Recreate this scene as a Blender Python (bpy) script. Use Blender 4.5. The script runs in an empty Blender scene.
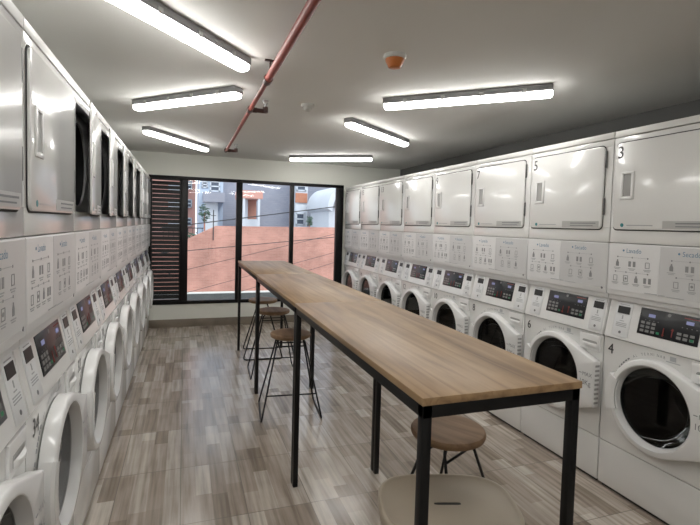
import bpy, bmesh, math, random
from mathutils import Vector, Matrix
random.seed(7)
PI = math.pi
sc = bpy.context.scene
COL = sc.collection

# ------------------------------------------------------------------ materials
def new_mat(name):
    m = bpy.data.materials.new(name); m.use_nodes = True
    nt = m.node_tree
    return m, nt, nt.nodes, nt.links, nt.nodes['Principled BSDF']

def mat(name, col, rough=.5, metal=0., coat=0., var=.04, scale=6., spec=.5, bump=0., emit=None, estr=0.):
    m, nt, N, L, P = new_mat(name)
    P.inputs['Roughness'].default_value = rough
    P.inputs['Metallic'].default_value = metal
    P.inputs['Coat Weight'].default_value = coat
    P.inputs['Coat Roughness'].default_value = .08
    P.inputs['Specular IOR Level'].default_value = spec
    tc = N.new('ShaderNodeTexCoord'); nz = N.new('ShaderNodeTexNoise')
    nz.inputs['Scale'].default_value = scale; nz.inputs['Detail'].default_value = 3
    L.new(tc.outputs['Object'], nz.inputs['Vector'])
    rp = N.new('ShaderNodeValToRGB')
    rp.color_ramp.elements[0].position = .3; rp.color_ramp.elements[1].position = .7
    rp.color_ramp.elements[0].color = [max(0, c*(1-var)) for c in col] + [1]
    rp.color_ramp.elements[1].color = [min(1, c*(1+var)) for c in col] + [1]
    L.new(nz.outputs['Fac'], rp.inputs['Fac']); L.new(rp.outputs['Color'], P.inputs['Base Color'])
    if bump:
        bp = N.new('ShaderNodeBump'); bp.inputs['Strength'].default_value = bump
        n2 = N.new('ShaderNodeTexNoise'); n2.inputs['Scale'].default_value = scale*25
        L.new(tc.outputs['Object'], n2.inputs['Vector'])
        L.new(n2.outputs['Fac'], bp.inputs['Height']); L.new(bp.outputs['Normal'], P.inputs['Normal'])
    if emit:
        P.inputs['Emission Color'].default_value = list(emit)+[1]
        P.inputs['Emission Strength'].default_value = estr
    return m

def glass_mat(name, tint, gloss_rough=.02, ior=1.45):
    m, nt, N, L, P = new_mat(name); N.remove(P)
    out = [n for n in N if n.type == 'OUTPUT_MATERIAL'][0]
    tr = N.new('ShaderNodeBsdfTransparent'); tr.inputs['Color'].default_value = list(tint)+[1]
    gl = N.new('ShaderNodeBsdfGlossy'); gl.inputs['Roughness'].default_value = gloss_rough
    fr = N.new('ShaderNodeFresnel'); fr.inputs['IOR'].default_value = ior
    mx = N.new('ShaderNodeMixShader')
    L.new(fr.outputs[0], mx.inputs[0]); L.new(tr.outputs[0], mx.inputs[1]); L.new(gl.outputs[0], mx.inputs[2])
    L.new(mx.outputs[0], out.inputs['Surface'])
    return m

def math_node(N, L, op, a, b=None):
    n = N.new('ShaderNodeMath'); n.operation = op
    for i, v in enumerate((a, b)):
        if v is None: continue
        if isinstance(v, (int, float)): n.inputs[i].default_value = v
        else: L.new(v, n.inputs[i])
    return n.outputs[0]

def ramp(N, L, fac, stops):
    r = N.new('ShaderNodeValToRGB'); e = r.color_ramp.elements
    while len(e) < len(stops): e.new(.5)
    for el, (p, c) in zip(e, stops): el.position = p; el.color = list(c)+[1]
    L.new(fac, r.inputs['Fac']); return r.outputs['Color']

def mixrgb(N, L, mode, fac, a, b):
    n = N.new('ShaderNodeMix'); n.data_type = 'RGBA'; n.blend_type = mode
    if isinstance(fac, (int, float)): n.inputs[0].default_value = fac
    else: L.new(fac, n.inputs[0])
    for i, v in ((6, a), (7, b)):
        if isinstance(v, tuple): n.inputs[i].default_value = list(v)+[1]
        else: L.new(v, n.inputs[i])
    return n.outputs[2]

def floor_mat():
    m, nt, N, L, P = new_mat('wood_look_tile')
    TX, TY, X0, Y0, S = .335, .575, -.008, 2.99, 4
    geo = N.new('ShaderNodeTexCoord'); sep = N.new('ShaderNodeSeparateXYZ'); L.new(geo.outputs['Object'], sep.inputs[0])
    x = math_node(N, L, 'SUBTRACT', sep.outputs[0], X0); y = math_node(N, L, 'SUBTRACT', sep.outputs[1], Y0)
    tx = math_node(N, L, 'DIVIDE', x, TX); ty = math_node(N, L, 'DIVIDE', y, TY)
    itx = math_node(N, L, 'FLOOR', tx); ity = math_node(N, L, 'FLOOR', ty)
    sx = math_node(N, L, 'FLOOR', math_node(N, L, 'MULTIPLY', tx, S))
    # one random shift per strip, then two or three boards along each strip
    w1 = N.new('ShaderNodeTexWhiteNoise'); w1.noise_dimensions = '2D'
    c1 = N.new('ShaderNodeCombineXYZ'); L.new(sx, c1.inputs[0]); L.new(ity, c1.inputs[1]); L.new(c1.outputs[0], w1.inputs['Vector'])
    seg = math_node(N, L, 'FLOOR', math_node(N, L, 'ADD', math_node(N, L, 'MULTIPLY', ty, 1.35), math_node(N, L, 'MULTIPLY', w1.outputs['Value'], 3.)))
    w2 = N.new('ShaderNodeTexWhiteNoise'); w2.noise_dimensions = '3D'
    c2 = N.new('ShaderNodeCombineXYZ'); L.new(sx, c2.inputs[0]); L.new(seg, c2.inputs[1]); L.new(ity, c2.inputs[2]); L.new(c2.outputs[0], w2.inputs['Vector'])
    col = ramp(N, L, w2.outputs['Value'], [(0, (.27, .223, .18)), (.3, (.355, .30, .252)), (.7, (.445, .39, .336)), (1, (.545, .498, .442))])
    mp = N.new('ShaderNodeMapping'); mp.inputs['Scale'].default_value = (38, 1.8, 1); L.new(geo.outputs['Object'], mp.inputs['Vector'])
    nz = N.new('ShaderNodeTexNoise'); nz.inputs['Scale'].default_value = 1; nz.inputs['Detail'].default_value = 5; L.new(mp.outputs[0], nz.inputs['Vector'])
    g = ramp(N, L, nz.outputs['Fac'], [(.3, (.62, .59, .56)), (.5, (.95, .94, .93)), (.72, (1.25, 1.25, 1.25))])
    col = mixrgb(N, L, 'MULTIPLY', 1., col, g)
    n3 = N.new('ShaderNodeTexNoise'); n3.inputs['Scale'].default_value = 7; n3.inputs['Detail'].default_value = 4; L.new(geo.outputs['Object'], n3.inputs['Vector'])
    col = mixrgb(N, L, 'MULTIPLY', .22, col, ramp(N, L, n3.outputs['Fac'], [(.35, (.72, .71, .70)), (.65, (1.1, 1.1, 1.1))]))
    fx = math_node(N, L, 'FRACT', tx); fy = math_node(N, L, 'FRACT', ty)
    gx = math_node(N, L, 'LESS_THAN', math_node(N, L, 'ABSOLUTE', math_node(N, L, 'SUBTRACT', fx, .006)), .008)
    gy = math_node(N, L, 'LESS_THAN', math_node(N, L, 'ABSOLUTE', math_node(N, L, 'SUBTRACT', fy, .004)), .0045)
    gr = math_node(N, L, 'MAXIMUM', gx, gy)
    col = mixrgb(N, L, 'MIX', math_node(N, L, 'MULTIPLY', gr, .75), col, (.17, .15, .13))
    L.new(col, P.inputs['Base Color'])
    rg = N.new('ShaderNodeMapRange'); rg.inputs['To Min'].default_value = .13; rg.inputs['To Max'].default_value = .27
    L.new(n3.outputs['Fac'], rg.inputs['Value']); L.new(rg.outputs[0], P.inputs['Roughness'])
    P.inputs['Specular IOR Level'].default_value = .5
    bp = N.new('ShaderNodeBump'); bp.inputs['Strength'].default_value = .12; bp.inputs['Distance'].default_value = .003
    L.new(math_node(N, L, 'SUBTRACT', nz.outputs['Fac'], gr), bp.inputs['Height']); L.new(bp.outputs['Normal'], P.inputs['Normal'])
    return m

def wood_mat(name, c0, c1, c2, rough=.45, sx=28, sy=1.6):
    m, nt, N, L, P = new_mat(name)
    tc = N.new('ShaderNodeTexCoord'); mp = N.new('ShaderNodeMapping'); mp.inputs['Scale'].default_value = (sx, sy, sx)
    L.new(tc.outputs['Object'], mp.inputs['Vector'])
    n1 = N.new('ShaderNodeTexNoise'); n1.inputs['Scale'].default_value = 1; n1.inputs['Detail'].default_value = 6; n1.inputs['Distortion'].default_value = .6
    L.new(mp.outputs[0], n1.inputs['Vector'])
    n2 = N.new('ShaderNodeTexNoise'); n2.inputs['Scale'].default_value = 3.5; n2.inputs['Detail'].default_value = 3; L.new(tc.outputs['Object'], n2.inputs['Vector'])
    a = ramp(N, L, n1.outputs['Fac'], [(.3, c0), (.5, c1), (.72, c2)])
    b = ramp(N, L, n2.outputs['Fac'], [(.3, (.84, .83, .82)), (.7, (1.08, 1.08, 1.08))])
    L.new(mixrgb(N, L, 'MULTIPLY', 1., a, b), P.inputs['Base Color'])
    P.inputs['Roughness'].default_value = rough
    bp = N.new('ShaderNodeBump'); bp.inputs['Strength'].default_value = .08; bp.inputs['Distance'].default_value = .002
    L.new(n1.outputs['Fac'], bp.inputs['Height']); L.new(bp.outputs['Normal'], P.inputs['Normal'])
    return m

def brick_mat(name, a, b, mortar, sx, rough=.9, var=.25, axis='XZ'):
    m, nt, N, L, P = new_mat(name)
    tc = N.new('ShaderNodeTexCoord'); sep = N.new('ShaderNodeSeparateXYZ'); L.new(tc.outputs['Object'], sep.inputs[0])
    cb = N.new('ShaderNodeCombineXYZ'); L.new(sep.outputs[0], cb.inputs[0]); L.new(sep.outputs[2], cb.inputs[1])
    br = N.new('ShaderNodeTexBrick'); br.inputs['Scale'].default_value = sx
    br.inputs['Color1'].default_value = list(a)+[1]; br.inputs['Color2'].default_value = list(b)+[1]; br.inputs['Mortar'].default_value = list(mortar)+[1]
    br.inputs['Mortar Size'].default_value = .012; br.inputs['Brick Width'].default_value = .5; br.inputs['Row Height'].default_value = .16
    L.new(cb.outputs[0], br.inputs['Vector'])
    nz = N.new('ShaderNodeTexNoise'); nz.inputs['Scale'].default_value = 1.3; nz.inputs['Detail'].default_value = 6; L.new(tc.outputs['Object'], nz.inputs['Vector'])
    v = ramp(N, L, nz.outputs['Fac'], [(.3, (1-var,)*3), (.7, (1+var*.4,)*3)])
    L.new(mixrgb(N, L, 'MULTIPLY', 1., br.outputs['Color'], v), P.inputs['Base Color'])
    P.inputs['Roughness'].default_value = rough
    return m

M = {}
M['enamel'] = mat('white_enamel', (.74, .74, .725), .22, coat=.5, var=.012, scale=2)
M['enamel_top'] = mat('white_enamel_trim', (.74, .74, .72), .35, var=.012, scale=2)
M['door_white'] = mat('white_door_plastic', (.78, .78, .775), .25, coat=.3, var=.01, scale=3)
M['bezel'] = mat('grey_white_bezel', (.6, .6, .595), .3, var=.02)
M['board_light'] = mat('pale_board_vinyl', (.75, .75, .75), .4, var=.015)
M['board_grey'] = mat('grey_board_vinyl', (.61, .61, .61), .4, var=.015)
M['ctrl'] = mat('control_white', (.76, .76, .75), .3, coat=.2, var=.015)
M['card'] = mat('printed_card', (.74, .75, .76), .45, var=.02)
M['ink'] = mat('grey_ink', (.2, .205, .215), .6)
M['ink_mid'] = mat('mid_grey_ink', (.28, .285, .29), .6)
M['ink_light'] = mat('pale_grey_ink', (.4, .41, .42), .6)
M['ink_blue'] = mat('blue_ink', (.12, .24, .36), .6)
M['ink_teal'] = mat('teal_ink', (.04, .22, .24), .5)
M['ink_black'] = mat('black_ink', (.05, .05, .05), .5)
M['sticker'] = mat('grey_sticker', (.45, .45, .44), .4)
M['recess'] = mat('grey_recess', (.33, .33, .32), .35, var=.1)
M['seam'] = mat('dark_gap', (.03, .03, .03), .8)  # near-black that puts the shade of gaps and slots into colour
M['black_gloss'] = mat('black_display', (.007, .008, .011), .28)
M['black_plastic'] = mat('black_plastic', (.015, .015, .015), .4)
M['digits'] = mat('lit_digits', (.1, .1, .2), .5, emit=(.55, .6, 1.), estr=.13)
M['keys'] = mat('grey_keys', (.22, .22, .215), .5)
M['key_dim'] = mat('dim_marks', (.14, .14, .14), .5)
M['key_green'] = mat('green_key', (.02, .22, .1), .5)
M['key_red'] = mat('red_marking', (.22, .025, .02), .5)
M['hinge'] = mat('hinge_steel', (.12, .12, .12), .4, metal=.7)
M['drum'] = mat('drum_steel', (.16, .16, .165), .3, metal=.85, var=.2)
M['drum_dark'] = mat('dark_drum', (.02, .02, .022), .5)
M['gasket'] = mat('grey_gasket', (.1, .1, .105), .5)
M['glass_dark'] = glass_mat('dark_door_glass', (.30, .31, .315), .03, 1.4)
M['frame_black'] = mat('black_steel', (.006, .006, .0065), .4, var=.15, spec=.3)
M['wood'] = wood_mat('oak_laminate', (.165, .095, .045), (.305, .195, .102), (.415, .282, .158), .4, 22, 1.3)
M['wood_edge'] = wood_mat('oak_edge', (.22, .15, .085), (.28, .19, .115), (.33, .235, .145), .5)
M['seat'] = wood_mat('brown_seat_wood', (.165, .095, .05), (.225, .135, .072), (.28, .175, .098), .6, 22, 2.)
M['beige'] = mat('beige_plastic', (.36, .305, .235), .45, var=.05, scale=4, bump=.03)
M['ceiling'] = mat('ceiling_plaster', (.66, .655, .63), .9, var=.02, scale=1.2, bump=.02)
M['wall'] = mat('off_white_plaster', (.74, .745, .69), .8, var=.02, scale=2, bump=.03)
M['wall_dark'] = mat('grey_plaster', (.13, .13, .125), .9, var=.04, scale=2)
M['floor'] = floor_mat()
M['skirt'] = wood_mat('tile_skirting', (.17, .14, .11), (.225, .19, .15), (.28, .24, .195), .4, 3, 3)
M['alu_black'] = mat('black_aluminium', (.005, .005, .0055), .4, var=.1, spec=.25)
M['pane'] = glass_mat('window_glass', (.97, .98, .985), .01, 1.3)
M['lamp_body'] = mat('grey_lamp_body', (.23, .23, .235), .5)
M['lamp'] = mat('lamp_diffuser', (.9, .9, .9), .5, emit=(1., .985, .95), estr=13.)
M['clip'] = mat('steel_clip', (.4, .4, .4), .35, metal=.8)
M['pipe'] = mat('red_pipe_paint', (.23, .045, .032), .5, var=.15, scale=9)
M['pipe_dark'] = mat('dark_red_fitting', (.05, .017, .014), .45, var=.15)
M['orange'] = mat('orange_cap', (.42, .12, .015), .4, var=.1)
M['white_plastic'] = mat('white_plastic', (.5, .5, .47), .45)
M['brick'] = brick_mat('salmon_brick', (.45, .225, .18), (.52, .265, .215), (.50, .30, .25), 3.2, var=.34)
M['coping'] = mat('pale_coping', (.62, .62, .60), .8)
M['concrete'] = mat('grey_concrete', (.075, .08, .08), .9, var=.1, scale=2)
M['facade_grey'] = brick_mat('lilac_grey_block', (.31, .33, .40), (.345, .36, .425), (.29, .305, .37), 1.6, var=.08)
M['facade_pink'] = mat('salmon_facade', (.62, .34, .29), .9, var=.06, scale=1)
M['facade_blue'] = mat('pale_blue_facade', (.46, .55, .68), .9, var=.05, scale=1)
M['facade_white'] = mat('white_facade', (.62, .67, .74), .9, var=.04, scale=1)
M['facade_orange'] = mat('orange_panel', (.50, .22, .14), .9, var=.06)
M['door_brown'] = mat('brown_door', (.42, .20, .15), .7)
M['out_glass'] = mat('dark_window', (.07, .09, .13), .15)
M['leaf'] = mat('leaf_green', (.06, .12, .08), .7, var=.5, scale=9)
M['ground'] = mat('street_ground', (.3, .3, .3), .9)
M['cable'] = mat('black_cable', (.03, .03, .035), .6)
M['roof_tile'] = mat('grey_roof', (.25, .26, .27), .8)

# ------------------------------------------------------------------ mesh helpers
class MB:
    def __init__(s): s.bm = bmesh.new(); s.slots = [None]; s.cur = 0
    def use(s, m):
        if m not in s.slots: s.slots.append(m)
        s.cur = s.slots.index(m); return s
    def box(s, a, b, bev=0, seg=2):
        t = bmesh.new()
        bmesh.ops.create_cube(t, size=1)
        c = [(a[i]+b[i])/2 for i in range(3)]; d = [abs(b[i]-a[i]) for i in range(3)]
        for v in t.verts: v.co = Vector([c[i]+v.co[i]*d[i] for i in range(3)])
        if bev: bmesh.ops.bevel(t, geom=t.edges[:], offset=min(bev, min(d)*.45), segments=seg, affect='EDGES', profile=.5)
        s.add(t); return s
    def add(s, t, mtx=None):
        me = bpy.data.meshes.new('tmp'); t.to_mesh(me); t.free()
        if mtx: me.transform(mtx)
        n = len(s.bm.faces); s.bm.from_mesh(me); bpy.data.meshes.remove(me)
        if s.cur:
            s.bm.faces.ensure_lookup_table()
            for f in s.bm.faces[n:]: f.material_index = s.cur
    def prism(s, pts, d0, d1, bev=0):
        """outline pts (u, z) swept along d from d0 (front) to d1 (back)"""
        t = bmesh.new()
        f = [t.verts.new((p[0], d0, p[1])) for p in pts]; k = [t.verts.new((p[0], d1, p[1])) for p in pts]
        ff = t.faces.new(f); t.faces.new(k[::-1]); n = len(pts)
        for i in range(n): t.faces.new((f[(i+1) % n], f[i], k[i], k[(i+1) % n]))
        bmesh.ops.recalc_face_normals(t, faces=t.faces[:])
        if bev:
            e = [x for x in t.edges if all(abs(v.co.y-d0) < 1e-7 for v in x.verts)]
            bmesh.ops.bevel(t, geom=e, offset=bev, segments=2, affect='EDGES', profile=.5)
        s.add(t); return s
    def prismz(s, pts, z0, z1, bev=0):
        t = bmesh.new()
        f = [t.verts.new((p[0], p[1], z1)) for p in pts]; k = [t.verts.new((p[0], p[1], z0)) for p in pts]
        t.faces.new(f); t.faces.new(k[::-1]); n = len(pts)
        for i in range(n): t.faces.new((f[(i+1) % n], f[i], k[i], k[(i+1) % n]))
        bmesh.ops.recalc_face_normals(t, faces=t.faces[:])
        if bev:
            e = [x for x in t.edges if abs(x.verts[0].co.z-x.verts[1].co.z) < 1e-7]
            bmesh.ops.bevel(t, geom=e, offset=bev, segments=3, affect='EDGES', profile=.5)
        s.add(t); return s
    def rings(s, rows, closed=True, cap0=False, cap1=False):
        """skin consecutive rows of equally many points"""
        t = bmesh.new(); R = [[t.verts.new(p) for p in r] for r in rows]; n = len(rows[0])
        for a, b in zip(R, R[1:]):
            for i in range(n if closed else n-1):
                j = (i+1) % n
                t.faces.new((a[i], a[j], b[j], b[i]))
        if cap0: t.faces.new(R[0][::-1])
        if cap1: t.faces.new(R[-1])
        bmesh.ops.recalc_face_normals(t, faces=t.faces[:])
        s.add(t); return s
    def tube(s, pts, r, n=8, r2=None):
        pts = [Vector(p) for p in pts]; rows = []
        up = None
        for i, p in enumerate(pts):
            if i == 0: d = pts[1]-p
            elif i == len(pts)-1: d = p-pts[-2]
            else: d = (pts[i+1]-p).normalized()+(p-pts[i-1]).normalized()
            d.normalize()
            if up is None: up = Vector((0, 0, 1)) if abs(d.z) < .9 else Vector((1, 0, 0))
            a = d.cross(up).normalized(); b = a.cross(d).normalized(); up = b
            rr = r if r2 is None else r+(r2-r)*i/(len(pts)-1)
            rows.append([p+a*rr*math.cos(2*PI*k/n)+b*rr*math.sin(2*PI*k/n) for k in range(n)])
        return s.rings(rows, True, True, True)
    def lathe(s, prof, c=(0, 0, 0), n=32, axis='z'):
        rows = []
        for r, h in prof:
            row = []
            for k in range(n):
                a = 2*PI*k/n; x, y = r*math.cos(a), r*math.sin(a)
                row.append((c[0]+x, c[1]+y, c[2]+h) if axis == 'z' else (c[0]+x, c[1]+h, c[2]+y))
            rows.append(row)
        return s.rings(rows, True, prof[0][0] > 1e-6, prof[-1][0] > 1e-6)
    def build(s, name, m, parent=None, smooth=True, angle=35):
        me = bpy.data.meshes.new(name); s.bm.to_mesh(me); s.bm.free()
        for q in [m]+s.slots[1:]: me.materials.append(M[q])
        if smooth:
            for p in me.polygons: p.use_smooth = True
            me.set_sharp_from_angle(angle=math.radians(angle))
        o = bpy.data.objects.new(name, me); COL.objects.link(o)
        if parent is not None: o.parent = parent
        return o

def rrect(u0, z0, u1, z1, r, n=5):
    pts = []
    for cx, cz, a0 in ((u1-r, z1-r, 0), (u0+r, z1-r, PI/2), (u0+r, z0+r, PI), (u1-r, z0+r, 1.5*PI)):
        for k in range(n+1):
            a = a0+PI/2*k/n; pts.append((cx+r*math.cos(a), cz+r*math.sin(a)))
    return pts

def ray_poly(c, a, poly):
    dx, dz = math.cos(a), math.sin(a); best = 0
    for i in range(len(poly)):
        p, q = poly[i], poly[(i+1) % len(poly)]
        ex, ez = q[0]-p[0], q[1]-p[1]; den = dx*ez-dz*ex
        if abs(den) < 1e-12: continue
        t = ((p[0]-c[0])*ez-(p[1]-c[1])*ex)/den; w = ((p[0]-c[0])*dz-(p[1]-c[1])*dx)/den
        if t > 0 and -1e-9 <= w <= 1+1e-9: best = max(best, t)
    return best

def holed_plate(mb, rect, c, r, d0, d1, n=48):
    u0, z0, u1, z1 = rect; poly = [(u0, z0), (u1, z0), (u1, z1), (u0, z1)]
    ang = sorted([2*PI*k/n for k in range(n)]+[math.atan2(p[1]-c[1], p[0]-c[0]) % (2*PI) for p in poly])
    A = []
    for a in ang:
        if not A or a-A[-1] > 1e-6: A.append(a)
    out = [(c[0]+ray_poly(c, a, poly)*math.cos(a), c[1]+ray_poly(c, a, poly)*math.sin(a)) for a in A]
    inn = [(c[0]+r*math.cos(a), c[1]+r*math.sin(a)) for a in A]
    mb.rings([[(p[0], d1, p[1]) for p in out], [(p[0], d0, p[1]) for p in out], [(p[0], d0, p[1]) for p in inn], [(p[0], d1, p[1]) for p in inn]])

def text_mesh(txt, size, spacing=1.0):
    cu = bpy.data.curves.new('t', 'FONT'); cu.body = txt; cu.size = size; cu.space_character = spacing
    cu.align_x = 'LEFT'; cu.resolution_u = 3
    ob = bpy.data.objects.new('t', cu); COL.objects.link(ob)
    dg = bpy.context.evaluated_depsgraph_get(); dg.update()
    me = bpy.data.meshes.new_from_object(ob.evaluated_get(dg))
    bpy.data.objects.remove(ob); bpy.data.curves.remove(cu)
    t = bmesh.new(); t.from_mesh(me); bpy.data.meshes.remove(me)
    return t

def put_text(mb, txt, size, u, z, d, rot=0., sx=1., bold=0.):
    """text on a front face: x -> u, y -> z, facing -d"""
    t = text_mesh(txt, size)
    mt = Matrix.Translation((u, d, z)) @ Matrix.Rotation(-rot, 4, 'Y') @ Matrix.Rotation(PI/2, 4, 'X') @ Matrix.Diagonal((sx, 1, 1, 1))
    if bold:
        t2 = t.copy(); mb.add(t2, Matrix.Translation((bold, -.0001, bold*.5)) @ mt)
    mb.add(t, mt)

def flat(mb, u0, z0, u1, z1, d, th=.0008): mb.box((u0, d-th, z0), (u1, d, z1))

def empty(name, loc, rz=0):
    o = bpy.data.objects.new(name, None); COL.objects.link(o); o.location = loc; o.rotation_euler = (0, 0, rz)
    o.empty_display_size = .1; return o
def tag(o, label, cat, group=None, kind=None):
    o['label'] = label; o['category'] = cat
    if group: o['group'] = group
    if kind: o['kind'] = kind
    return o
def structure(o): o['kind'] = 'structure'; return o
def copy_tree(o, parent=None):
    c = o.copy(); COL.objects.link(c)
    if parent is not None: c.parent = parent
    for ch in list(o.children): copy_tree(ch, c)
    return c

# ------------------------------------------------------------------ camera
F, CX, CY, H = 470.68, 349.99, 247.35, 1.5183
R_ = Vector((.94310561, -.33138717, .02709893)); U_ = Vector((-.00985293, .05361188, .99851324)); F_ = Vector((.3323473, .94197044, -.04729653))
cd = bpy.data.cameras.new('camera'); cam = bpy.data.objects.new('camera', cd); COL.objects.link(cam)
cd.sensor_width = 36; cd.lens = F/700*36; cd.shift_y = (CY-262.5)/700; cd.clip_start = .05; cd.clip_end = 300
cam.matrix_world = Matrix(((R_.x, U_.x, -F_.x, 0), (R_.y, U_.y, -F_.y, 0), (R_.z, U_.z, -F_.z, H), (0, 0, 0, 1)))
sc.camera = cam

# ------------------------------------------------------------------ the room
XR, XL, YW, CEIL, YB = 2.3715, -.4519, 7.08, 2.45, -2.6
P = .695
WL, WR = XL-.80, 3.34
structure(MB().box((WL, YB, -.12), (WR, YW+.16, 0)).build('floor', 'floor'))
structure(MB().box((WL-.12, YB-.12, CEIL), (WR+.12, YW+.16, CEIL+.15)).build('ceiling', 'ceiling'))
structure(MB().box((WL-.12, YB, 0), (WL, YW, CEIL)).build('wall_left', 'wall'))
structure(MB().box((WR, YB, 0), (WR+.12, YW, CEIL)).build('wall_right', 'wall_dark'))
structure(MB().box((WL-.12, YB-.12, 0), (WR+.12, YB, CEIL)).build('wall_front', 'wall'))
WX0, WX1, WZ0, WZ1 = -.47, 2.366, .325, 2.14
b = MB()
b.box((WL-.12, YW, 0), (WX0, YW+.16, CEIL)).box((WX1, YW, 0), (WR+.12, YW+.16, CEIL))
b.box((WX0, YW, 0), (WX1, YW+.16, WZ0)).box((WX0, YW, WZ1), (WX1, YW+.16, CEIL))
structure(b.build('wall_back', 'wall'))
structure(MB().box((XL-.1, YW-.011, 0), (XR+.1, YW-.0005, .113), .002).build('baseboard_back', 'skirt'))

# window: black aluminium frame, three panes and a louvred panel
y0, y1 = YW-.012, YW+.06
b = MB()
b.box((WX0, y0, WZ0), (WX1, y1, WZ0+.05), .003).box((WX0, y0, WZ1-.045), (WX1, y1, WZ1), .003)
b.box((WX0, y0, WZ0+.05), (WX0+.03, y1, WZ1-.045), .003).box((WX1-.116, y0, WZ0+.05), (WX1, y1, WZ1-.045), .003)
win = structure(b.build('window_1', 'alu_black'))
for (a, c) in ((-.055, .047), (.715, .803), (1.515, 1.575)):
    MB().box((a, y0+.002, WZ0+.05), (c, y1-.004, WZ1-.045), .003).build('mullion', 'alu_black', win)
for (a, c) in ((.047, .715), (.803, 1.515), (1.575, WX1-.116)):
    MB().box((a, YW+.024, WZ0+.05), (c, YW+.03, WZ1-.045)).build('window_pane', 'pane', win)
lv = empty('louvred_panel', (WX0+.03, YW+.02, WZ0+.05))
tag(lv, 'black horizontal slatted panel filling the left bay of the window', 'louvre')
b = MB(); hh = WZ1-WZ0-.095; ns = 28
for k in range(ns):
    z = .03+(hh-.06)*(k+.5)/ns
    t = bmesh.new(); bmesh.ops.create_cube(t, size=1)
    mt = Matrix.Translation((.195, 0, z)) @ Matrix.Rotation(math.radians(80), 4, 'X') @ Matrix.Diagonal((.374, .0545, .004, 1))
    b.add(t, mt)
b.build('slats', 'alu_black', lv)
b = MB()
b.box((0, -.022, 0), (.015, .022, hh)).box((.372, -.022, 0), (.387, .022, hh)).box((0, -.022, 0), (.387, .022, .02)).box((0, -.022, hh-.02), (.387, .022, hh))
b.build('panel_frame', 'alu_black', lv)

# ------------------------------------------------------------------ stacked washer and dryer
W = .690; ZM, ZT, ZC = 1.4547, 2.1044, 1.1565
DC = (.36, 1.78)            # dryer drum hole
WC, WRAD = (.345, .597), .251
DEPTH = .76
HX = .648                   # dryer door hinge line

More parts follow.
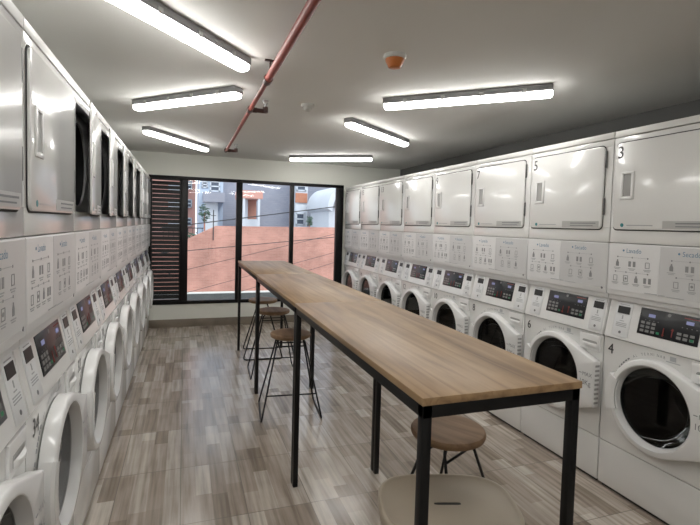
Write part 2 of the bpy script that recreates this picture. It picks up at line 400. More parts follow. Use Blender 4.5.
def make_unit():
    root = empty('stacked_washer_dryer', (0, 0, 0))
    # dryer body: shell + holed front
    b = MB()
    b.box((.003, .02, ZM+.004), (W+.002, DEPTH, ZM+.012))
    b.box((.003, .02, ZM+.004), (.012, DEPTH, ZT-.002)).box((W-.007, .02, ZM+.004), (W+.002, DEPTH, ZT-.002))
    b.box((.003, DEPTH-.01, ZM+.004), (W+.002, DEPTH, ZT-.002)).box((.003, .02, ZT-.01), (W+.002, DEPTH, ZT-.002))
    # front frame (around the door opening)
    b.box((.003, 0, ZM+.004), (W+.002, .02, 1.545), .002).box((.003, 0, 2.022), (W+.002, .02, 2.064), .002)
    b.box((.003, 0, 1.545), (.034, .02, 2.022)).box((.632, 0, 1.545), (W+.002, .02, 2.022))
    dry = b.build('dryer_body', 'enamel', root)
    b = MB(); holed_plate(b, (.034, 1.545, .632, 2.022), DC, .205, .05, .06); b.build('dryer_opening', 'bezel', root)
    b = MB(); b.rings([[(DC[0]+.205*math.cos(2*PI*k/32), d, DC[1]+.205*math.sin(2*PI*k/32)) for k in range(32)] for d in (.06, .6)], True, False, True)
    b.build('dryer_drum', 'drum_dark', root)
    MB().box((.003, -.002, 2.069), (W+.002, .03, ZT), .003).build('top_trim', 'enamel_top', root)
    # dryer door, modelled about its hinge line
    ox = HX
    dd = MB().prism(rrect(.024-ox, 1.535, .640-ox, 2.030, .028), -.012, -.003, .004).build('dryer_door', 'enamel', root)
    dd.location = (ox, 0, 0)
    b = MB(); b.prism(rrect(.018-ox, 1.529, .643-ox, 2.036, .03), -.003, -.0005); b.build('door_gap_shade', 'seam', dd)  # dark sheet behind the door paints the shaded gap round its edge
    for z in (1.62, 1.90): MB().box((-.005, -.011, z), (.005, -.001, z+.10), .003).build('hinge', 'hinge', dd)
    # recessed pull: raised rim round a grey hollow
    u0, u1, z0, z1 = .066-ox, .152-ox, 1.705, 1.862
    b = MB(); b.box((u0, -.018, z0), (u0+.018, -.011, z1), .004).box((u1-.018, -.018, z0), (u1, -.011, z1), .004)
    b.box((u0, -.018, z0), (u1, -.011, z0+.018), .004).box((u0, -.018, z1-.014), (u1, -.011, z1), .004)
    b.build('door_pull', 'door_white', dd)
    b = MB(); b.box((u0+.015, -.0135, z0+.015), (u1-.015, -.0115, z1-.012)); b.build('pull_recess', 'recess', dd)
    b = MB(); b.lathe([(0, 0), (.011, 0), (.011, .0008), (0, .0008)], (.088-ox, -.0130, 1.560), 16, 'y'); b.build('round_emblem', 'ink_teal', dd)
    b = MB(); flat(b, .118-ox, 1.556, .275-ox, 1.562, -.0122); b.build('small_print', 'ink_light', dd)
    b = MB(); flat(b, .330-ox, 1.543, .622-ox, 1.583, -.0122); b.use('ink'); flat(b, .40-ox, 1.567, .60-ox, 1.573, -.0132); flat(b, .40-ox, 1.552, .58-ox, 1.557, -.0132); b.build('grey_sticker', 'sticker', dd)
    # instruction board
    b = MB(); b.prism([(.003, ZC), (W+.002, ZC), (W+.002, ZM), (.003, ZM)], -.004, DEPTH, .004)
    b.prism([(.003, ZC-.03), (W+.002, ZC-.03), (W+.002, ZC), (.003, ZC)], .012, DEPTH, .003)
    bd = b.build('instruction_board', 'board_light', root)
    d = -.0054
    def icons(g, u0, title):
        g.use('ink_blue'); put_text(g, title, .036, u0+.115, 1.404, d, 0, .92); g.lathe([(0, 0), (.006, 0), (.006, .0006), (0, .0006)], (u0+.098, d, 1.416), 10, 'y')
        for row, (z, us) in enumerate(((1.345, (.062, .155, .248)), (1.26, (.052, .12, .185, .252)) if title == 'Lavado' else (1.26, (.09, .17, .25)))):
            us = [u0+q for q in us]
            g.use('ink_light'); flat(g, us[0], z+.0335, us[-1], z+.035, d)
            for i, u in enumerate(us):
                g.use('ink'); g.lathe([(0, 0), (.0045, 0), (.0045, .0006), (0, .0006)], (u, d, z+.034), 8, 'y')
                k = (i+row*2) % 4; g.use('ink_mid')
                if k == 0:      # bottle
                    g.prism([(u-.010, z-.020), (u+.010, z-.020), (u+.010, z), (u+.004, z+.012), (u+.004, z+.018), (u-.004, z+.018), (u-.004, z+.012), (u-.010, z)], d-.0006, d)
                elif k == 1:    # two machines
                    for q in (-.022, .006): g.box((u+q, d-.0006, z-.018), (u+q+.016, d, z+.012))
                elif k == 2:    # basket
                    for a, c_ in (((u-.013, z-.02), (u-.010, z+.012)), ((u+.010, z-.02), (u+.013, z+.012)), ((u-.013, z-.02), (u+.013, z-.017)), ((u-.009, z+.01), (u+.009, z+.013))):
                        g.box((a[0], d-.0006, a[1]), (c_[0], d, c_[1]))
                else:           # machine front
                    for a, c_ in (((u-.014, z-.02), (u+.014, z-.017)), ((u-.014, z+.013), (u+.014, z+.016)), ((u-.014, z-.02), (u-.011, z+.016)), ((u+.011, z-.02), (u+.014, z+.016))):
                        g.box((a[0], d-.0006, a[1]), (c_[0], d, c_[1]))
                    g.lathe([(.004, 0), (.007, 0), (.007, .0006), (.004, .0006)], (u, d, z-.002), 10, 'y')
                w = .022; g.use('ink_light')
                flat(g, u-w, z-.031, u+w, z-.0275, d); flat(g, u-w*.7, z-.038, u+w*.7, z-.0345, d)
        return g
    b = MB(); flat(b, .006, ZC+.03, .320, ZM-.006, -.0042); b.use('ink_light'); flat(b, .245, 1.190, .318, 1.194, d)
    icons(b, .005, 'Lavado').build('washing_panel', 'board_light', bd)
    b = MB(); flat(b, .322, ZC+.03, W-.004, ZM-.006, -.0042); b.use('ink_light'); flat(b, .325, 1.190, .36, 1.194, d); flat(b, .37, 1.188, .46, 1.191, d)
    icons(b, .325, 'Secado').build('drying_panel', 'board_grey', bd)
    b = MB(); b.lathe([(0, 0), (.0075, 0), (.0075, .0012), (0, .0012)], (.662, d, 1.185), 12, 'y'); b.build('board_rivet', 'ink', bd)
    # sloping control panel:  front plane from (d=.035, z=1.128) to (d=-.012, z=.905)
    def pd(z): return .035+(1.128-z)/(1.128-.905)*(-.047)
    t = bmesh.new()
    sec = [(pd(1.128), 1.128), (pd(.905), .905), (DEPTH, .905), (DEPTH, 1.128)]
    A = [t.verts.new((.004, y, z)) for y, z in sec]; B = [t.verts.new((W+.001, y, z)) for y, z in sec]
    t.faces.new(A); t.faces.new(B[::-1])
    for i in range(4): t.faces.new((A[(i+1) % 4], A[i], B[i], B[(i+1) % 4]))
    bmesh.ops.recalc_face_normals(t, faces=t.faces[:]); bmesh.ops.bevel(t, geom=t.edges[:], offset=.004, segments=2, affect='EDGES')
    b = MB(); b.add(t); cp = b.build('control_panel', 'ctrl', root)
    MB().box((.008, .045, 1.126), (W-.003, DEPTH-.02, 1.1275)).build('panel_gap', 'seam', cp)
    ang = math.atan2(.047, .223)
    FRM = Matrix.Translation((0, pd(.905), .905)) @ Matrix.Rotation(-ang, 4, 'X')       # slope frame: x = u, z = up the slope, -y outwards
    def onslope(b, name, m, par):
        bmesh.ops.transform(b.bm, matrix=FRM, verts=b.bm.verts[:]); return b.build(name, m, par)
    b = MB().box((.208, -.003, .062), (.536, .004, .206), .002)
    b.use('keys')
    for i in range(3):
        for j in range(3): b.box((.224+i*.031, -.0042, .076+j*.022), (.224+i*.031+.021, -.003, .076+j*.022+.014))
        b.box((.428+i*.033, -.0042, .078), (.428+i*.033+.022, -.003, .092)); b.box((.428+i*.033, -.0042, .1), (.428+i*.033+.022, -.003, .113))
    b.lathe([(0, 0), (.009, 0), (.009, .0012), (0, .0012)], (.372, -.0042, .19), 12, 'y')
    b.use('key_dim')
    for i in range(4):
        for u in (.244, .446): b.box((u+i*.024, -.004, .140), (u+i*.024+.005, -.003, .145))
    b.use('key_green'); b.box((.318, -.0042, .078), (.334, -.003, .09)); b.box((.497, -.0044, .080), (.514, -.0042, .092))
    b.use('key_red')
    for u, up in ((.355, -1), (.402, 1)):
        b.box((u-.0025, -.0042, .080), (u+.0025, -.003, .118))
        zz = .114 if up > 0 else .084
        b.prism([(u-.008, zz), (u+.008, zz), (u, zz+.012*up)], -.0044, -.003)
    b.box((.45, -.0042, .190), (.524, -.003, .194))
    disp = onslope(b, 'display', 'black_gloss', root)
    for u in (.260, .464): onslope(MB().box((u, -.0042, .161), (u+.038, -.003, .178)), 'lit_digits', 'digits', disp)
    for u0, u1 in ((.055, .158), (.578, .676)):
        c = (u0+u1)/2; b = MB().box((u0, -.004, .018), (u1, .003, .214), .002)
        b.use('ink_light')
        b.box((c-.03, -.005, .2), (c+.03, -.004, .204)); b.box((c-.004, -.005, .118), (c+.004, -.004, .14)); b.box((c-.014, -.005, .106), (c+.014, -.004, .110))
        for z in (.092, .083, .074): b.box((c-.034, -.005, z), (c+.034, -.004, z+.004))
        b.use('ink'); b.lathe([(0, 0), (.008, 0), (.008, .001), (0, .001)], (c, -.005, .042), 12, 'y')
        pc = onslope(b, 'card_reader', 'card', root)
        onslope(MB().box((u0+.014, -.006, .150), (u1-.012, -.004, .192)), 'reader_slot', 'black_plastic', pc)
    # washer body
    b = MB()
    b.box((.004, .02, .283), (.014, DEPTH, .9)).box((W-.009, .02, .283), (W+.001, DEPTH, .9)).box((.004, .02, .283), (W+.001, DEPTH, .293)).box((.004, .02, .89), (W+.001, DEPTH, .9)).box((.004, DEPTH-.01, .283), (W+.001, DEPTH, .9))
    holed_plate(b, (.004, .283, W+.001, .9), WC, .21, 0, .02)
    b.use('ink')
    # arc lettering over the door: only its end can be read
    txt = 'AL TERMINAR'; rad = .268; a0 = math.radians(123)
    for i, ch in enumerate(txt):
        a = a0-i*math.radians(3.8)
        if ch != ' ': put_text(b, ch, .021, WC[0]+rad*math.cos(a), WC[1]+rad*math.sin(a), -.0008, a-PI/2, .85)
    for i in range(11):
        if i == 5: continue
        a = math.radians(172)-i*math.radians(4.2)
        t = bmesh.new(); bmesh.ops.create_cube(t, size=1)
        b.add(t, Matrix.Translation((WC[0]+(rad+.007)*math.cos(a), -.0006, WC[1]+(rad+.007)*math.sin(a))) @ Matrix.Rotation(PI/2-a, 4, 'Y') @ Matrix.Diagonal((.014, .0008, .008, 1)))
    b.use('ink_light'); flat(b, .405, .862, .437, .886, -.0006); flat(b, .385, .853, .46, .858, -.0006); wb = b.build('washer_body', 'enamel', root)
    # soap drawer
    b = MB(); b.box((.520, -.010, .792), (.672, .004, .892), .004); dw = b.build('soap_drawer', 'door_white', root)
    b = MB(); b.prism(rrect(.545, .812, .655, .852, .012), -.0112, -.0095); b.build('drawer_recess', 'recess', dw)
    b = MB(); b.rings([[(.545+.11*k/8, -.0112-.014*math.sin(PI*k/8)*s_, .812+q) for k in range(9)] for q, s_ in ((0, .6), (.008, 1.), (.020, 1.), (.026, .2))], False)
    b.build('drawer_grip', 'door_white', dw)
    # washer door: ring with a wing to the right
    hull = [(WC[0]+WRAD*math.cos(a), WC[1]+WRAD*math.sin(a)) for a in [2*PI*k/96 for k in range(96)]]
    wing = [(.682, .742), (.682, .462)]
    def cross(o, a, c): return (a[0]-o[0])*(c[1]-o[1])-(a[1]-o[1])*(c[0]-o[0])
    pts = sorted(hull+wing); lo, up = [], []
    for p in pts:
        while len(lo) > 1 and cross(lo[-2], lo[-1], p) <= 0: lo.pop()
        lo.append(p)
    for p in reversed(pts):
        while len(up) > 1 and cross(up[-2], up[-1], p) <= 0: up.pop()
        up.append(p)
    hull = lo[:-1]+up[:-1]
    angs = sorted([2*PI*k/96 for k in range(96)]+[math.atan2(p[1]-WC[1], p[0]-WC[0]) % (2*PI) for p in wing])
    def loop(off, dd_, r=None):
        o = []
        for a in angs:
            rr = r if r is not None else ray_poly(WC, a, hull)-off
            o.append((WC[0]+rr*math.cos(a), dd_, WC[1]+rr*math.sin(a)))
        return o
    b = MB(); b.rings([loop(.004, -.003), loop(0, -.006), loop(0, -.046), loop(.003, -.052), loop(.010, -.055), loop(0, -.057, .222)])
    wd = b.build('washer_door', 'door_white', root, angle=50)
    b = MB(); b.rings([loop(0, -.057, .222), loop(0, -.056, .218), loop(0, -.036, .207), loop(0, -.014, .202)]); b.build('door_bezel', 'bezel', wd)
    b = MB(); b.lathe([(.204, -.018), (.192, .028), (.165, .065), (.13, .09), (.09, .103), (.05, .109), (.0, .111)], (WC[0], 0, WC[1]), 40, 'y'); b.build('door_glass', 'glass_dark', wd)
    b = MB()
    A = [math.radians(155+q*46/8) for q in range(9)]
    rows = []
    for rr, dd_ in ((.278, -.012), (.278, -.050), (.270, -.060), (.222, -.062), (.212, -.056), (.205, -.045)):
        rows.append([(WC[0]+rr*math.cos(a), dd_, WC[1]+rr*math.sin(a)) for a in A])
    b.rings(rows, False); b.prism([(p[0], p[2]) for p in rows[2]][::1]+[(p[0], p[2]) for p in rows[3]][::-1], -.0615, -.02)
    b.build('door_handle', 'door_white', wd)
    b = MB(); rows = [[(WC[0]+rr*math.cos(a), -.0555, WC[1]+rr*math.sin(a)) for a in A] for rr in (.2165, .206)]
    b.rings(rows, False); b.build('handle_slot', 'recess', wd)
    b = MB(); put_text(b, 'MAX', .034, .600, .640, -.0576, 0, 1); put_text(b, '10Kg', .044, .578, .585, -.0576, 0, .95); flat(b, .575, .650, .595, .654, -.0572)
    b.build('capacity_marking', 'ink', wd)
    b = MB()
    for k in range(9): b.box((.6805, -.044, .482+k*.028), (.6835, -.012, .495+k*.028))
    b.build('hinge_vents', 'recess', wd)
    # washer drum
    n = 40
    def circ(r, y): return [(WC[0]+r*math.cos(2*PI*k/n), y, WC[1]+r*math.sin(2*PI*k/n)) for k in range(n)]
    b = MB(); b.rings([circ(.21, .0), circ(.207, .03), circ(.200, .05), circ(.198, .12)]); b.build('door_seal', 'gasket', root)
    b = MB(); b.rings([circ(.198, .12), circ(.24, .13), circ(.24, .45), circ(.06, .47)], True, False, True)
    dr = b.build('washer_drum', 'drum', root)
    b = MB()
    for q in range(3):
        a = 2*PI*q/3+.4; c, s = math.cos(a), math.sin(a)
        b.tube([(WC[0]+.21*c, .15, WC[1]+.21*s), (WC[0]+.21*c, .44, WC[1]+.21*s)], .03, 8)
    b.build('drum_lifter', 'drum', dr)
    # kick panel
    MB().box((.004, 0, .022), (W+.001, DEPTH, .277), .003).build('kick_panel', 'enamel', root)
    MB().box((.02, .02, 0), (W-.016, DEPTH-.02, .022)).build('plinth', 'seam', root)
    return root

def number(txt, size, u, z, d, parent, name, m='ink_black', bold=.003):
    b = MB(); put_text(b, txt, size, u, z, d, 0, .9, bold); o = b.build(name, m, parent, smooth=False); return o

unit0 = make_unit()
YER, YEL, PL = 6.98, 7.06, .676
GR, GL = 'stacked machines along the right wall', 'stacked machines along the left wall'
ordn = ['nearest', 'second', 'third', 'fourth', 'fifth', 'sixth', 'seventh', 'eighth', 'ninth']
first = True
nums = {}
def part_of(o, base): return [c for c in o.children if c.name.split('.')[0] == base][0]
for i in range(8):                                  # right row, near to far
    k = 7-i
    o = copy_tree(unit0)
    o.location = (XR, YER-k*P, 0); o.rotation_euler = (0, 0, -PI/2)
    a, c = 3+2*i, 4+2*i
    wh = 'nearest in right row' if i == 0 else ('farthest in right row beside window' if i == 7 else ordn[i]+' along right row')
    tag(o, f'white stacked dryer and washer numbered {a} and {c}, {wh}', 'washing machine', GR)
    number(str(a), .098, .034-HX, 1.942, -.0123, part_of(o, 'dryer_door'), 'dryer_number')
    if c == 10: number(str(c), .075, .050, .812, -.0008, part_of(o, 'washer_body'), 'washer_number')
    else: number(str(c), .084, .030, .808, -.0008, part_of(o, 'washer_body'), 'washer_number')
sL = PL/P
AJ = {1: 5.0, 2: 3.6, 3: 3.4, 4: 3.4, 5: 3.2}
for i in range(9):                                  # left row, near to far; i = 0 is cut by the picture's left edge
    k = 9-i
    o = copy_tree(unit0) if i < 8 else unit0
    o.location = (XL, YEL-k*PL, 0); o.rotation_euler = (0, 0, PI/2); o.scale = (sL, 1, 1)
    st = 'door ajar' if i in range(2, 7) else 'door shut'
    wh = {0: 'nearest in left row at picture edge', 1: 'marked 34, second along left row', 8: 'farthest in left row beside slats'}.get(i, ordn[i]+' along left row')
    tag(o, f'white stacked dryer and washer, dryer {st}, {wh}', 'washing machine', GL)
    if 2 <= i <= 6: part_of(o, 'dryer_door').rotation_euler = (0, 0, math.radians(AJ[i-1]))
    number(str(36-2*i), .084, .070, .808, -.0008, part_of(o, 'washer_body'), 'washer_number')

# ------------------------------------------------------------------ bar tables
TZ = 1.0646
def make_table(ln):
    root = empty('bar_table', (0, 0, 0)); w = .5434
    MB().box((0, 0, TZ-.022), (w, ln, TZ), .0015).build('tabletop', 'wood', root)
    b = MB(); s = .028
    for x in (.004, w-.004-s): b.box((x, .004, TZ-.058), (x+s, ln-.004, TZ-.0225), .001)
    for y in (.004, ln-.004-s): b.box((.004+s, y, TZ-.058), (w-.004-s, y+s, TZ-.0225), .001)
    b.build('frame_rail', 'frame_black', root)
    for x in (.004, w-.004-s):
        for y in (.004, ln-.004-s):
            lg = MB().box((x, y, .006), (x+s, y+s, TZ-.0225), .0015).build('leg', 'frame_black', root)
            MB().box((x+.001, y+.001, 0), (x+s-.001, y+s-.001, .006)).build('foot_cap', 'black_plastic', lg)
    return root
TY = (1.0887, 2.6212, 4.1672, 5.6421)
tl = ['oak topped black steel bar table nearest the camera', 'middle oak topped bar table of the row of three', 'oak topped bar table at the window end of the row']
for i in range(3):
    o = make_table(TY[i+1]-TY[i]-.003); o.location = (.6001, TY[i], 0)
    tag(o, tl[i], 'table', 'bar tables in one long row')

# ------------------------------------------------------------------ bar stools
SZ = .645
def bez(p0, p1, p2, n=5):
    p0, p1, p2 = map(Vector, (p0, p1, p2)); return [(p0*(1-t)**2+p1*2*t*(1-t)+p2*t*t) for t in [k/n for k in range(n+1)]]
def make_stool():
    root = empty('bar_stool', (0, 0, 0))
    b = MB(); b.lathe([(0, SZ-.038), (.145, SZ-.038), (.157, SZ-.032), (.162, SZ-.02), (.162, SZ-.012), (.157, SZ-.003), (.148, SZ), (.10, SZ-.002), (0, SZ-.004)], (0, 0, 0), 40)
    b.build('seat', 'seat', root)
    r = .0068
    for sx in (-1, 1):
        top = SZ-.038
        x0, x1 = .105*sx, .232*sx
        f0, f1 = Vector((x0, -.045, top-.006)), Vector((x1, -.215, r))
        g0, g1 = Vector((x0, .045, top-.006)), Vector((x1, .215, r))
        path = [Vector((x0*.35, -.03, top-.006))]+bez(f0-Vector((.03*sx, 0, 0)), f0, f0+(f1-f0)*.06)
        path += bez(f1+(f0-f1)*.05, f1, f1+Vector((0, .03, 0)))+bez(g1-Vector((0, .03, 0)), g1, g1+(g0-g1)*.05)
        path += bez(g0+(g1-g0)*.06, g0, g0-Vector((.03*sx, 0, 0)))+[Vector((x0*.35, .03, top-.006))]
        MB().tube(path, r, 8).build('sled_leg', 'frame_black', root)
    for sy in (-1, 1):
        for z in ((.19, .545) if sy < 0 else (.545,)):
            t = (SZ-.044-z)/(SZ-.044-r)
            x = .105+(.232-.105)*t; y = (.045+(.215-.045)*t)*sy
            MB().tube([(-x, y, z), (x, y, z)], r*.85, 8).build('footrest' if z < .4 else 'cross_brace', 'frame_black', root)
    return root
st0 = make_stool()
for i, (x, y, rz, lb) in enumerate([(.815, 3.69, -6, 'brown round seat bar stool standing frontmost of the three by the far table legs'),
                                    (.862, 4.715, -3, 'brown round seat bar stool, middle of the three under the far tables'),
                                    (.862, 5.40, 84, 'brown round seat bar stool farthest back, just before the window'),
                                    (1.10, 1.76, 28, 'brown round seat bar stool under the near end of the nearest table')]):
    o = st0 if i == 0 else copy_tree(st0)
    o.location = (x, y, 0); o.rotation_euler = (0, 0, math.radians(rz))
    tag(o, lb, 'stool', 'bar stools with round brown seats')

# beige moulded stool at the bottom of the picture
root = empty('plastic_stool', (.845, 1.335, 0), math.radians(-17))
tag(root, 'beige plastic stool with hand slot in its rounded square top, beside the table leg', 'stool')
def sq(a, c, n=48, e=3.2):
    o = []
    for k in range(n):
        t = 2*PI*k/n; cs, sn = math.cos(t), math.sin(t)
        o.append((a*math.copysign(abs(cs)**(2/e), cs), c*math.copysign(abs(sn)**(2/e), sn)))
    return o
ZS = .60; A_, B_ = .232, .182
sl = []
for k in range(48):
    t = 2*PI*k/48; sl.append((.046*math.copysign(min(1, abs(math.cos(t))*1.15), math.cos(t)), .006+.008*math.copysign(min(1, abs(math.sin(t))*1.3), math.sin(t))))
def row(a, c, z): return [(x, y, z) for x, y in sq(a, c)]
b = MB()
b.rings([row(A_-.02, B_-.02, ZS-.05), row(A_-.004, B_-.004, ZS-.05), row(A_, B_, ZS-.044), row(A_, B_, ZS-.008), row(A_-.004, B_-.004, ZS-.001), row(A_-.010, B_-.010, ZS), row(A_-.016, B_-.016, ZS-.003), row(A_-.022, B_-.022, ZS-.008), row(A_*.6, B_*.5, ZS-.010),
         [(x, y, ZS-.011) for x, y in sl], [(x, y, ZS-.03) for x, y in sl]])
b.build('seat', 'beige', root, angle=50)
MB().prismz([(x*.99, y*.99) for x, y in sl], ZS-.05, ZS-.0125).build('slot_shade', 'seam', root)  # dark plug just below the rim paints the shade inside the slot
b = MB(); b.rings([row(A_-.022, B_-.022, ZS-.05), row(A_-.012, B_-.012, .36), row(A_-.005, B_-.005, .30), row(A_-.010, B_-.010, .30), row(A_-.028, B_-.028, ZS-.05)]); b.build('skirt', 'beige', root, angle=50)
for sx in (-1, 1):
    for sy in (-1, 1):
        rows = []
        for z, q, w in ((.32, .83, .036), (.15, .90, .03), (0, .96, .026)):
            cx, cy = sx*(A_-.03)*q, sy*(B_-.03)*q
            rows.append([(cx+w*.5*math.cos(2*PI*k/12), cy+w*.5*math.sin(2*PI*k/12), z) for k in range(12)])
        MB().rings(rows, True, True, True).build('leg', 'beige', root)

# ------------------------------------------------------------------ ceiling lights
def make_light():
    root = empty('ceiling_light', (0, 0, 0)); L2 = .57
    b = MB(); b.box((-L2, -.046, -.043), (L2, .046, 0), .006); b.build('housing', 'lamp_body', root)
    rows = []
    for x, s in ((-L2, .55), (-L2+.008, .9), (-L2+.025, 1), (L2-.025, 1), (L2-.008, .9), (L2, .55)):
        rows.append([(x, yy*s, -.043-.036*s*hh_) for yy, hh_ in ((-.041, 0), (-.041, .4), (-.036, .75), (-.022, .95), (0, 1), (.022, .95), (.036, .75), (.041, .4), (.041, 0))])
    MB().rings(rows, True, True, True).build('diffuser', 'lamp', root)
    for x in (-.40, -.13, .13, .40):
        for s in (-1, 1): MB().box((x-.014, s*.0475-.003, -.049), (x+.014, s*.0475+.003, -.02), .001).build('clip', 'clip', root)
    return root
l0 = make_light()
LP = [(-.056, 2.355, 49.3, 'long white linear lamp nearest the camera, running off the top edge'),
      (-.01, 3.745, -46, 'white linear lamp over the left row, second from the camera'),
      (-.065, 5.65, 57, 'white linear lamp over the left row nearest the window'),
      (1.85, 6.14, -31.4, 'white linear lamp farthest away, over the window'),
      (1.80, 2.85, -43, 'white linear lamp over the right row, nearest to the large dryer doors'),
      (1.783, 4.271, 38, 'white linear lamp over the right row, behind the orange detector'),
      (1.72, .42, 45, 'white linear lamp over the right row, above the camera'),
      (0.0, .55, -46, 'white linear lamp over the left row, above the camera'),
      (0.3, -1.2, 40, 'white linear lamp behind the camera on the left'), (1.75, -1.2, -45, 'white linear lamp behind the camera on the right')]
for i, (x, y, rz, lb) in enumerate(LP):
    o = l0 if i == 0 else copy_tree(l0)
    o.location = (x, y, CEIL); o.rotation_euler = (0, 0, math.radians(rz)); o.scale = (.90 if i == 1 else 1, 1, 1); tag(o, lb, 'ceiling light', 'linear ceiling lamps')

# red sprinkler pipe
root = empty('sprinkler_pipe', (.455, 2.0, 2.36)); tag(root, 'red sprinkler pipe with dark fittings running under the ceiling towards the window', 'pipe')
MB().tube([(-.01, -4.4, 0), (0, .83, 0)], .022, 14).build('main_pipe', 'pipe', root)
MB().tube([(0, .83, 0), (.005, 3.8, 0)], .0155, 12).build('thin_pipe', 'pipe', root)
MB().tube([(0, .79, 0), (0, .86, 0)], .027, 14).build('coupling', 'pipe_dark', root)
for y in (1.62, 3.78):
    b = MB(); b.tube([(0, y-.035, 0), (0, y+.035, 0)], .023, 12).tube([(0, y, 0), (.05, y, 0)], .02, 12).tube([(.05, y, 0), (.115, y, 0)], .017, 12).tube([(.115, y-.0, -.012), (.115, y, .03)], .021, 12)
    f = b.build('elbow_fitting', 'pipe_dark', root)
    b = MB(); b.tube([(.115, y, .03), (.115, y, .055)], .010, 10); b.tube([(.100, y, .055), (.094, y, .078)], .003, 6).tube([(.130, y, .055), (.136, y, .078)], .003, 6)
    b.lathe([(0, .078), (.024, .078), (.024, .081), (0, .081)], (.115, y, 0), 14); b.build('sprinkler_head', 'clip', f)
for y in (-.6, .75):
    b = MB(); b.tube([(0, y, .015), (0, y, .0895)], .005, 8); b.box((-.03, y-.012, .084), (.03, y+.012, .0895)); b.build('hanger', 'pipe_dark', root)

# detectors
root = empty('smoke_detector', (1.075, 2.395, CEIL)); tag(root, 'ceiling smoke detector wearing an orange dust cap', 'smoke detector')
MB().lathe([(0, 0), (.062, 0), (.062, -.016), (.056, -.022), (0, -.022)], (0, 0, 0), 28).build('detector_base', 'white_plastic', root)
MB().lathe([(0, -.022), (.052, -.022), (.050, -.034), (.034, -.066), (.030, -.068), (0, -.068)], (0, 0, 0), 28).build('dust_cap', 'orange', root)
root = empty('motion_sensor', (.90, 3.63, CEIL)); tag(root, 'small white domed sensor on the ceiling beside the red pipe', 'sensor')
MB().lathe([(0, 0), (.052, 0), (.052, -.018), (.046, -.024), (0, -.024)], (0, 0, 0), 24).build('sensor_base', 'white_plastic', root)
MB().lathe([(0, -.024), (.036, -.024), (.03, -.044), (.012, -.056), (0, -.058)], (0, 0, 0), 24).build('sensor_dome', 'white_plastic', root)

# ------------------------------------------------------------------ outside
structure(MB().box((-40, YW+.5, -3.2), (60, 70, -3.0)).build('ground', 'ground'))
root = empty('brick_wall', (0, 14, -3)); tag(root, 'long salmon brick wall with pale coping line across the view', 'wall')
b = MB(); b.prism([(-12, 0), (30, 0), (30, 4.45), (4.5, 4.43), (.855, 4.387), (.10, 4.0), (-12, 4.0)], 0, .3); b.build('brickwork', 'brick', root)
MB().box((-12, -.10, 2.455), (30, 0, 2.505), .01).build('pale_band', 'coping', root)
MB().box((-12, -.09, 0), (30, 0, 2.455)).build('concrete_base', 'concrete', root)

def win_part(x0, z0, x1, z1, y, par, loc, t=.05):
    b = MB(); b.box((x0, y-t, z0), (x0+.06, y, z1)).box((x1-.06, y-t, z0), (x1, y, z1)).box((x0, y-t, z0), (x1, y, z0+.06)).box((x0, y-t, z1-.06), (x1, y, z1))
    mid = (z0+z1)/2; b.box((x0, y-t, mid-.03), (x1, y, mid+.03))
    f = b.build('window', 'facade_white', par); MB().box((x0+.05, y-.02, z0+.05), (x1-.05, y-.001, z1-.05)).build('pane', 'out_glass', f); return f

g = empty('grey_building', (0, 25, -3)); tag(g, 'large lilac grey block building with white window column', 'building')
MB().box((1.86, 0, 0), (16, 3.5, 11)).build('facade', 'facade_grey', g)
cw = MB().box((5.36, -1.2, 0), (6.0, 0, 8.2)).build('window_column', 'facade_white', g)
win_part(5.40, 4.45, 5.86, 5.07, -1.2, g, None); win_part(5.40, 6.2, 5.90, 6.7, -1.2, g, None); win_part(5.40, 7.2, 5.90, 7.9, -1.2, g, None)
MB().box((5.35, -1.26, 5.60), (5.97, -1.2, 6.09)).build('orange_panel', 'facade_orange', g)

e = empty('entrance_porch', (0, 22, -3)); tag(e, 'salmon balconied porch with a brown door and white posts', 'porch')
MB().box((2.35, 0, 5.62), (3.42, 1.9, 5.98)).build('balcony', 'facade_pink', e)
MB().box((2.45, 1.3, 0), (2.9, 1.9, 5.62)).build('side_wall', 'facade_white', e)
MB().box((2.86, 1.5, 4.68), (3.34, 1.56, 5.62)).build('brown_door', 'door_brown', e)
for x in (2.52, 3.2): MB().box((x, .02, 0), (x+.1, .12, 5.62)).build('post', 'facade_white', e)
MB().box((2.45, .5, 0), (3.3, 1.9, 4.67)).build('white_base', 'facade_white', e)

p_ = empty('salmon_building', (0, 30, -3)); tag(p_, 'salmon apartment building at the left edge of the view', 'building')
MB().box((-9, 0, 0), (.62, 6, 13)).build('facade', 'facade_pink', p_)
for z in (4.2, 5.3, 6.4, 7.5): win_part(.12, z, .42, z+.5, 0, p_, None)
for z in (4.0, 5.1, 6.2, 7.3): MB().box((-.9, -.5, z), (.12, 0, z+.5)).build('balcony', 'facade_white', p_)

q_ = empty('pale_blue_building', (0, 24.5, -3)); tag(q_, 'pale blue apartment building with a grey box balcony', 'building')
MB().box((.66, 0, 0), (1.82, 3.5, 12)).build('facade', 'facade_blue', q_)
MB().box((.84, -.9, 5.45), (1.84, 0, 5.92)).build('box_balcony', 'facade_grey', q_)
MB().box((.93, -.5, 0), (1.54, 0, 5.45)).build('stair_column', 'facade_white', q_)
win_part(.79, 6.16, 1.08, 6.49, 0, q_, None); win_part(1.18, 6.0, 1.66, 6.52, 0, q_, None); win_part(1.18, 6.9, 1.66, 7.5, 0, q_, None)

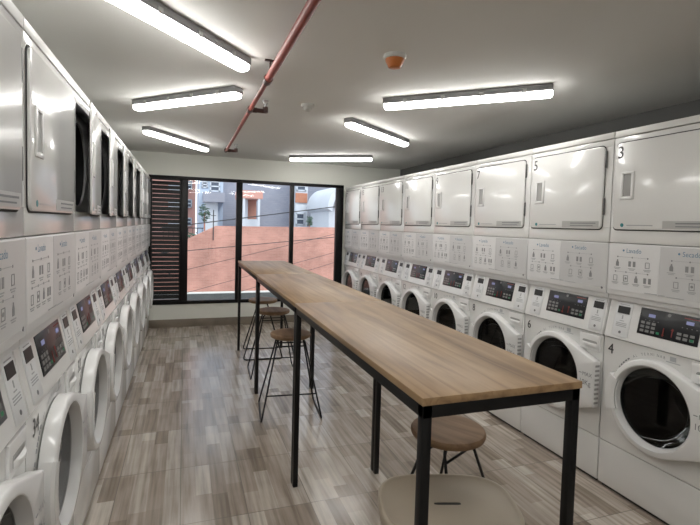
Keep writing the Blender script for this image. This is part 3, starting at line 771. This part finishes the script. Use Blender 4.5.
h_ = empty('white_house', (0, 20, -3)); tag(h_, 'white house with a steep arched gable at the right edge of the window', 'house')
MB().box((6.02, 0, 0), (9.5, 3.2, 5.25)).build('house_wall', 'facade_white', h_)
pts = []
for k in range(9):
    a = PI/2*k/8; pts.append((5.82+.9*(1-math.cos(a))*.9, 5.2+1.05*math.sin(a)))
b = MB(); b.prism(pts+[(9.5, 6.25), (9.5, 6.0)]+[(x+.22, z-.12) for x, z in pts[::-1]], -.5, 3.3); b.build('arched_roof', 'facade_white', h_)
b = MB(); b.prism([(6.05, 5.25)]+[(x+.23, z-.14) for x, z in pts[1:]]+[(9.4, 5.98), (9.4, 5.25)], -.1, 3.2); b.build('gable_infill', 'roof_tile', h_)

def leafy(mb, c, r, n, s):
    for i in range(n):
        while True:
            v = Vector([random.uniform(-1, 1) for _ in range(3)])
            if v.length < 1: break
        p = Vector(c)+Vector((v.x*r[0], v.y*r[1], v.z*r[2]))
        t = bmesh.new(); bmesh.ops.create_icosphere(t, subdivisions=1, radius=s*random.uniform(.6, 1.2))
        mb.add(t, Matrix.Translation(p) @ Matrix.Rotation(random.uniform(0, PI), 4, 'Z') @ Matrix.Rotation(random.uniform(-1, 1), 4, 'X') @ Matrix.Diagonal((1, .45, .3, 1)))
tr = empty('tree', (.87, 22.8, -3)); tag(tr, 'dark green tree standing before the pale blue building', 'tree')
MB().tube([(0, 0, 0), (.03, 0, 2.5), (0, 0, 4.9)], .07, 8, .03).build('trunk', 'door_brown', tr)
b = MB(); leafy(b, (0, 0, 4.9), (.24, .22, .42), 110, .075); b.build('crown', 'leaf', tr)
sh = empty('potted_shrub', (5.74, 14.16, 1.05)); sh.location = (3.64, 14.15, 1.42)
tag(sh, 'small green shrub growing on the brick wall beside the window column', 'shrub')
b = MB(); leafy(b, (0, 0, .19), (.11, .1, .17), 90, .04); b.build('foliage', 'leaf', sh)
MB().tube([(0, 0, 0), (0, 0, .12)], .012, 6).build('stem', 'door_brown', sh)
s2 = empty('hedge', (.28, 14.7, -3)); tag(s2, 'low dark hedge behind the dipping left end of the brick wall', 'hedge')
b = MB(); leafy(b, (0, 0, 4.05), (.42, .25, .14), 90, .05); b.build('foliage', 'leaf', s2)
for x in (-.25, 0, .25): MB().tube([(x, 0, 0), (x*1.1, 0, 4.0)], .02, 6).build('stem', 'door_brown', s2)
rl = empty('railing', (0, 15.4, -3)); tag(rl, 'thin grey railing behind the dipping left end of the brick wall', 'railing')
for k in range(9): MB().box((-.6+k*.14, 0, 0), (-.585+k*.14, .015, 4.28)).build('baluster', 'cable', rl)
b = MB(); b.box((-.62, -.005, 4.28), (.56, .02, 4.31)); b.build('top_rail', 'cable', rl)

def sag(a, c, s, n=14):
    a, c = Vector(a), Vector(c); return [a.lerp(c, k/n)-Vector((0, 0, s*4*(k/n)*(1-k/n))) for k in range(n+1)]
CB = [((.09, 1.46), (3.148, 1.936), 'thick black overhead cable, topmost of those crossing the window', .013),
      ((.096, .885), (3.535, 1.249), 'black overhead cable rising gently across the brick wall', .009),
      ((1.301, .773), (2.369, 1.04), 'thin overhead cable, third down across the brick wall', .006),
      ((2.496, .60), (3.541, .88), 'thin overhead cable, fourth down across the brick wall', .0055),
      ((2.749, .399), (3.551, .639), 'thin overhead cable, lowest across the brick wall', .0055)]
for ci, (a, c, lb, r) in enumerate(CB):
    yc = 10.8+.2*ci; q = yc/11; a = (a[0]*q, H+(a[1]-H)*q); c = (c[0]*q, H+(c[1]-H)*q)
    sl_ = (c[1]-a[1])/(c[0]-a[0]); x0, x1 = -9., 13.
    o = MB().tube(sag((x0, yc, a[1]+sl_*(x0-a[0])), (x1, yc, a[1]+sl_*(x1-a[0])), .03, 18), r, 6).build('overhead_cable', 'cable')
    tag(o, lb, 'cable', 'overhead cables outside the window')
po = empty('wire_post', (.78, 13.965, .98)); tag(po, 'slim dark post fixed to the brick wall top in the left pane', 'post')
MB().tube([(0, 0, 0), (0, 0, .86)], .014, 8).build('post_shaft', 'cable', po)
MB().tube([(-.07, 0, .7), (.07, 0, .7)], .01, 6).build('crossbar', 'cable', po)

# ------------------------------------------------------------------ daylight and view
w = bpy.data.worlds.new('sky'); sc.world = w; w.use_nodes = True
N, L = w.node_tree.nodes, w.node_tree.links
bg = N['Background']
sk = N.new('ShaderNodeTexSky'); sk.sky_type = 'HOSEK_WILKIE'; sk.turbidity = 8; sk.ground_albedo = .4; sk.sun_direction = Vector((-.35, -.55, .76)).normalized()
mx = N.new('ShaderNodeMix'); mx.data_type = 'RGBA'; mx.inputs[0].default_value = .6
L.new(sk.outputs[0], mx.inputs[6]); mx.inputs[7].default_value = (.86, .93, 1., 1)
L.new(mx.outputs[2], bg.inputs['Color']); bg.inputs['Strength'].default_value = 1.4
sd = bpy.data.lights.new('sun', 'SUN'); sd.energy = 1.0; sd.angle = math.radians(25); sd.color = (1, .96, .9)
so = bpy.data.objects.new('sun', sd); COL.objects.link(so); so.rotation_euler = Vector((-.25, .55, -.75)).to_track_quat('-Z', 'Y').to_euler()

vs = sc.view_settings
sc.display_settings.display_device = 'sRGB'
vs.view_transform = 'Standard'; vs.look = 'None'; vs.gamma = 1; vs.use_curve_mapping = False; vs.exposure = .93
cy = sc.cycles
cy.use_denoising = True; cy.max_bounces = 10; cy.transparent_max_bounces = 12; cy.caustics_reflective = False; cy.caustics_refractive = False
cy.sample_clamp_indirect = 4
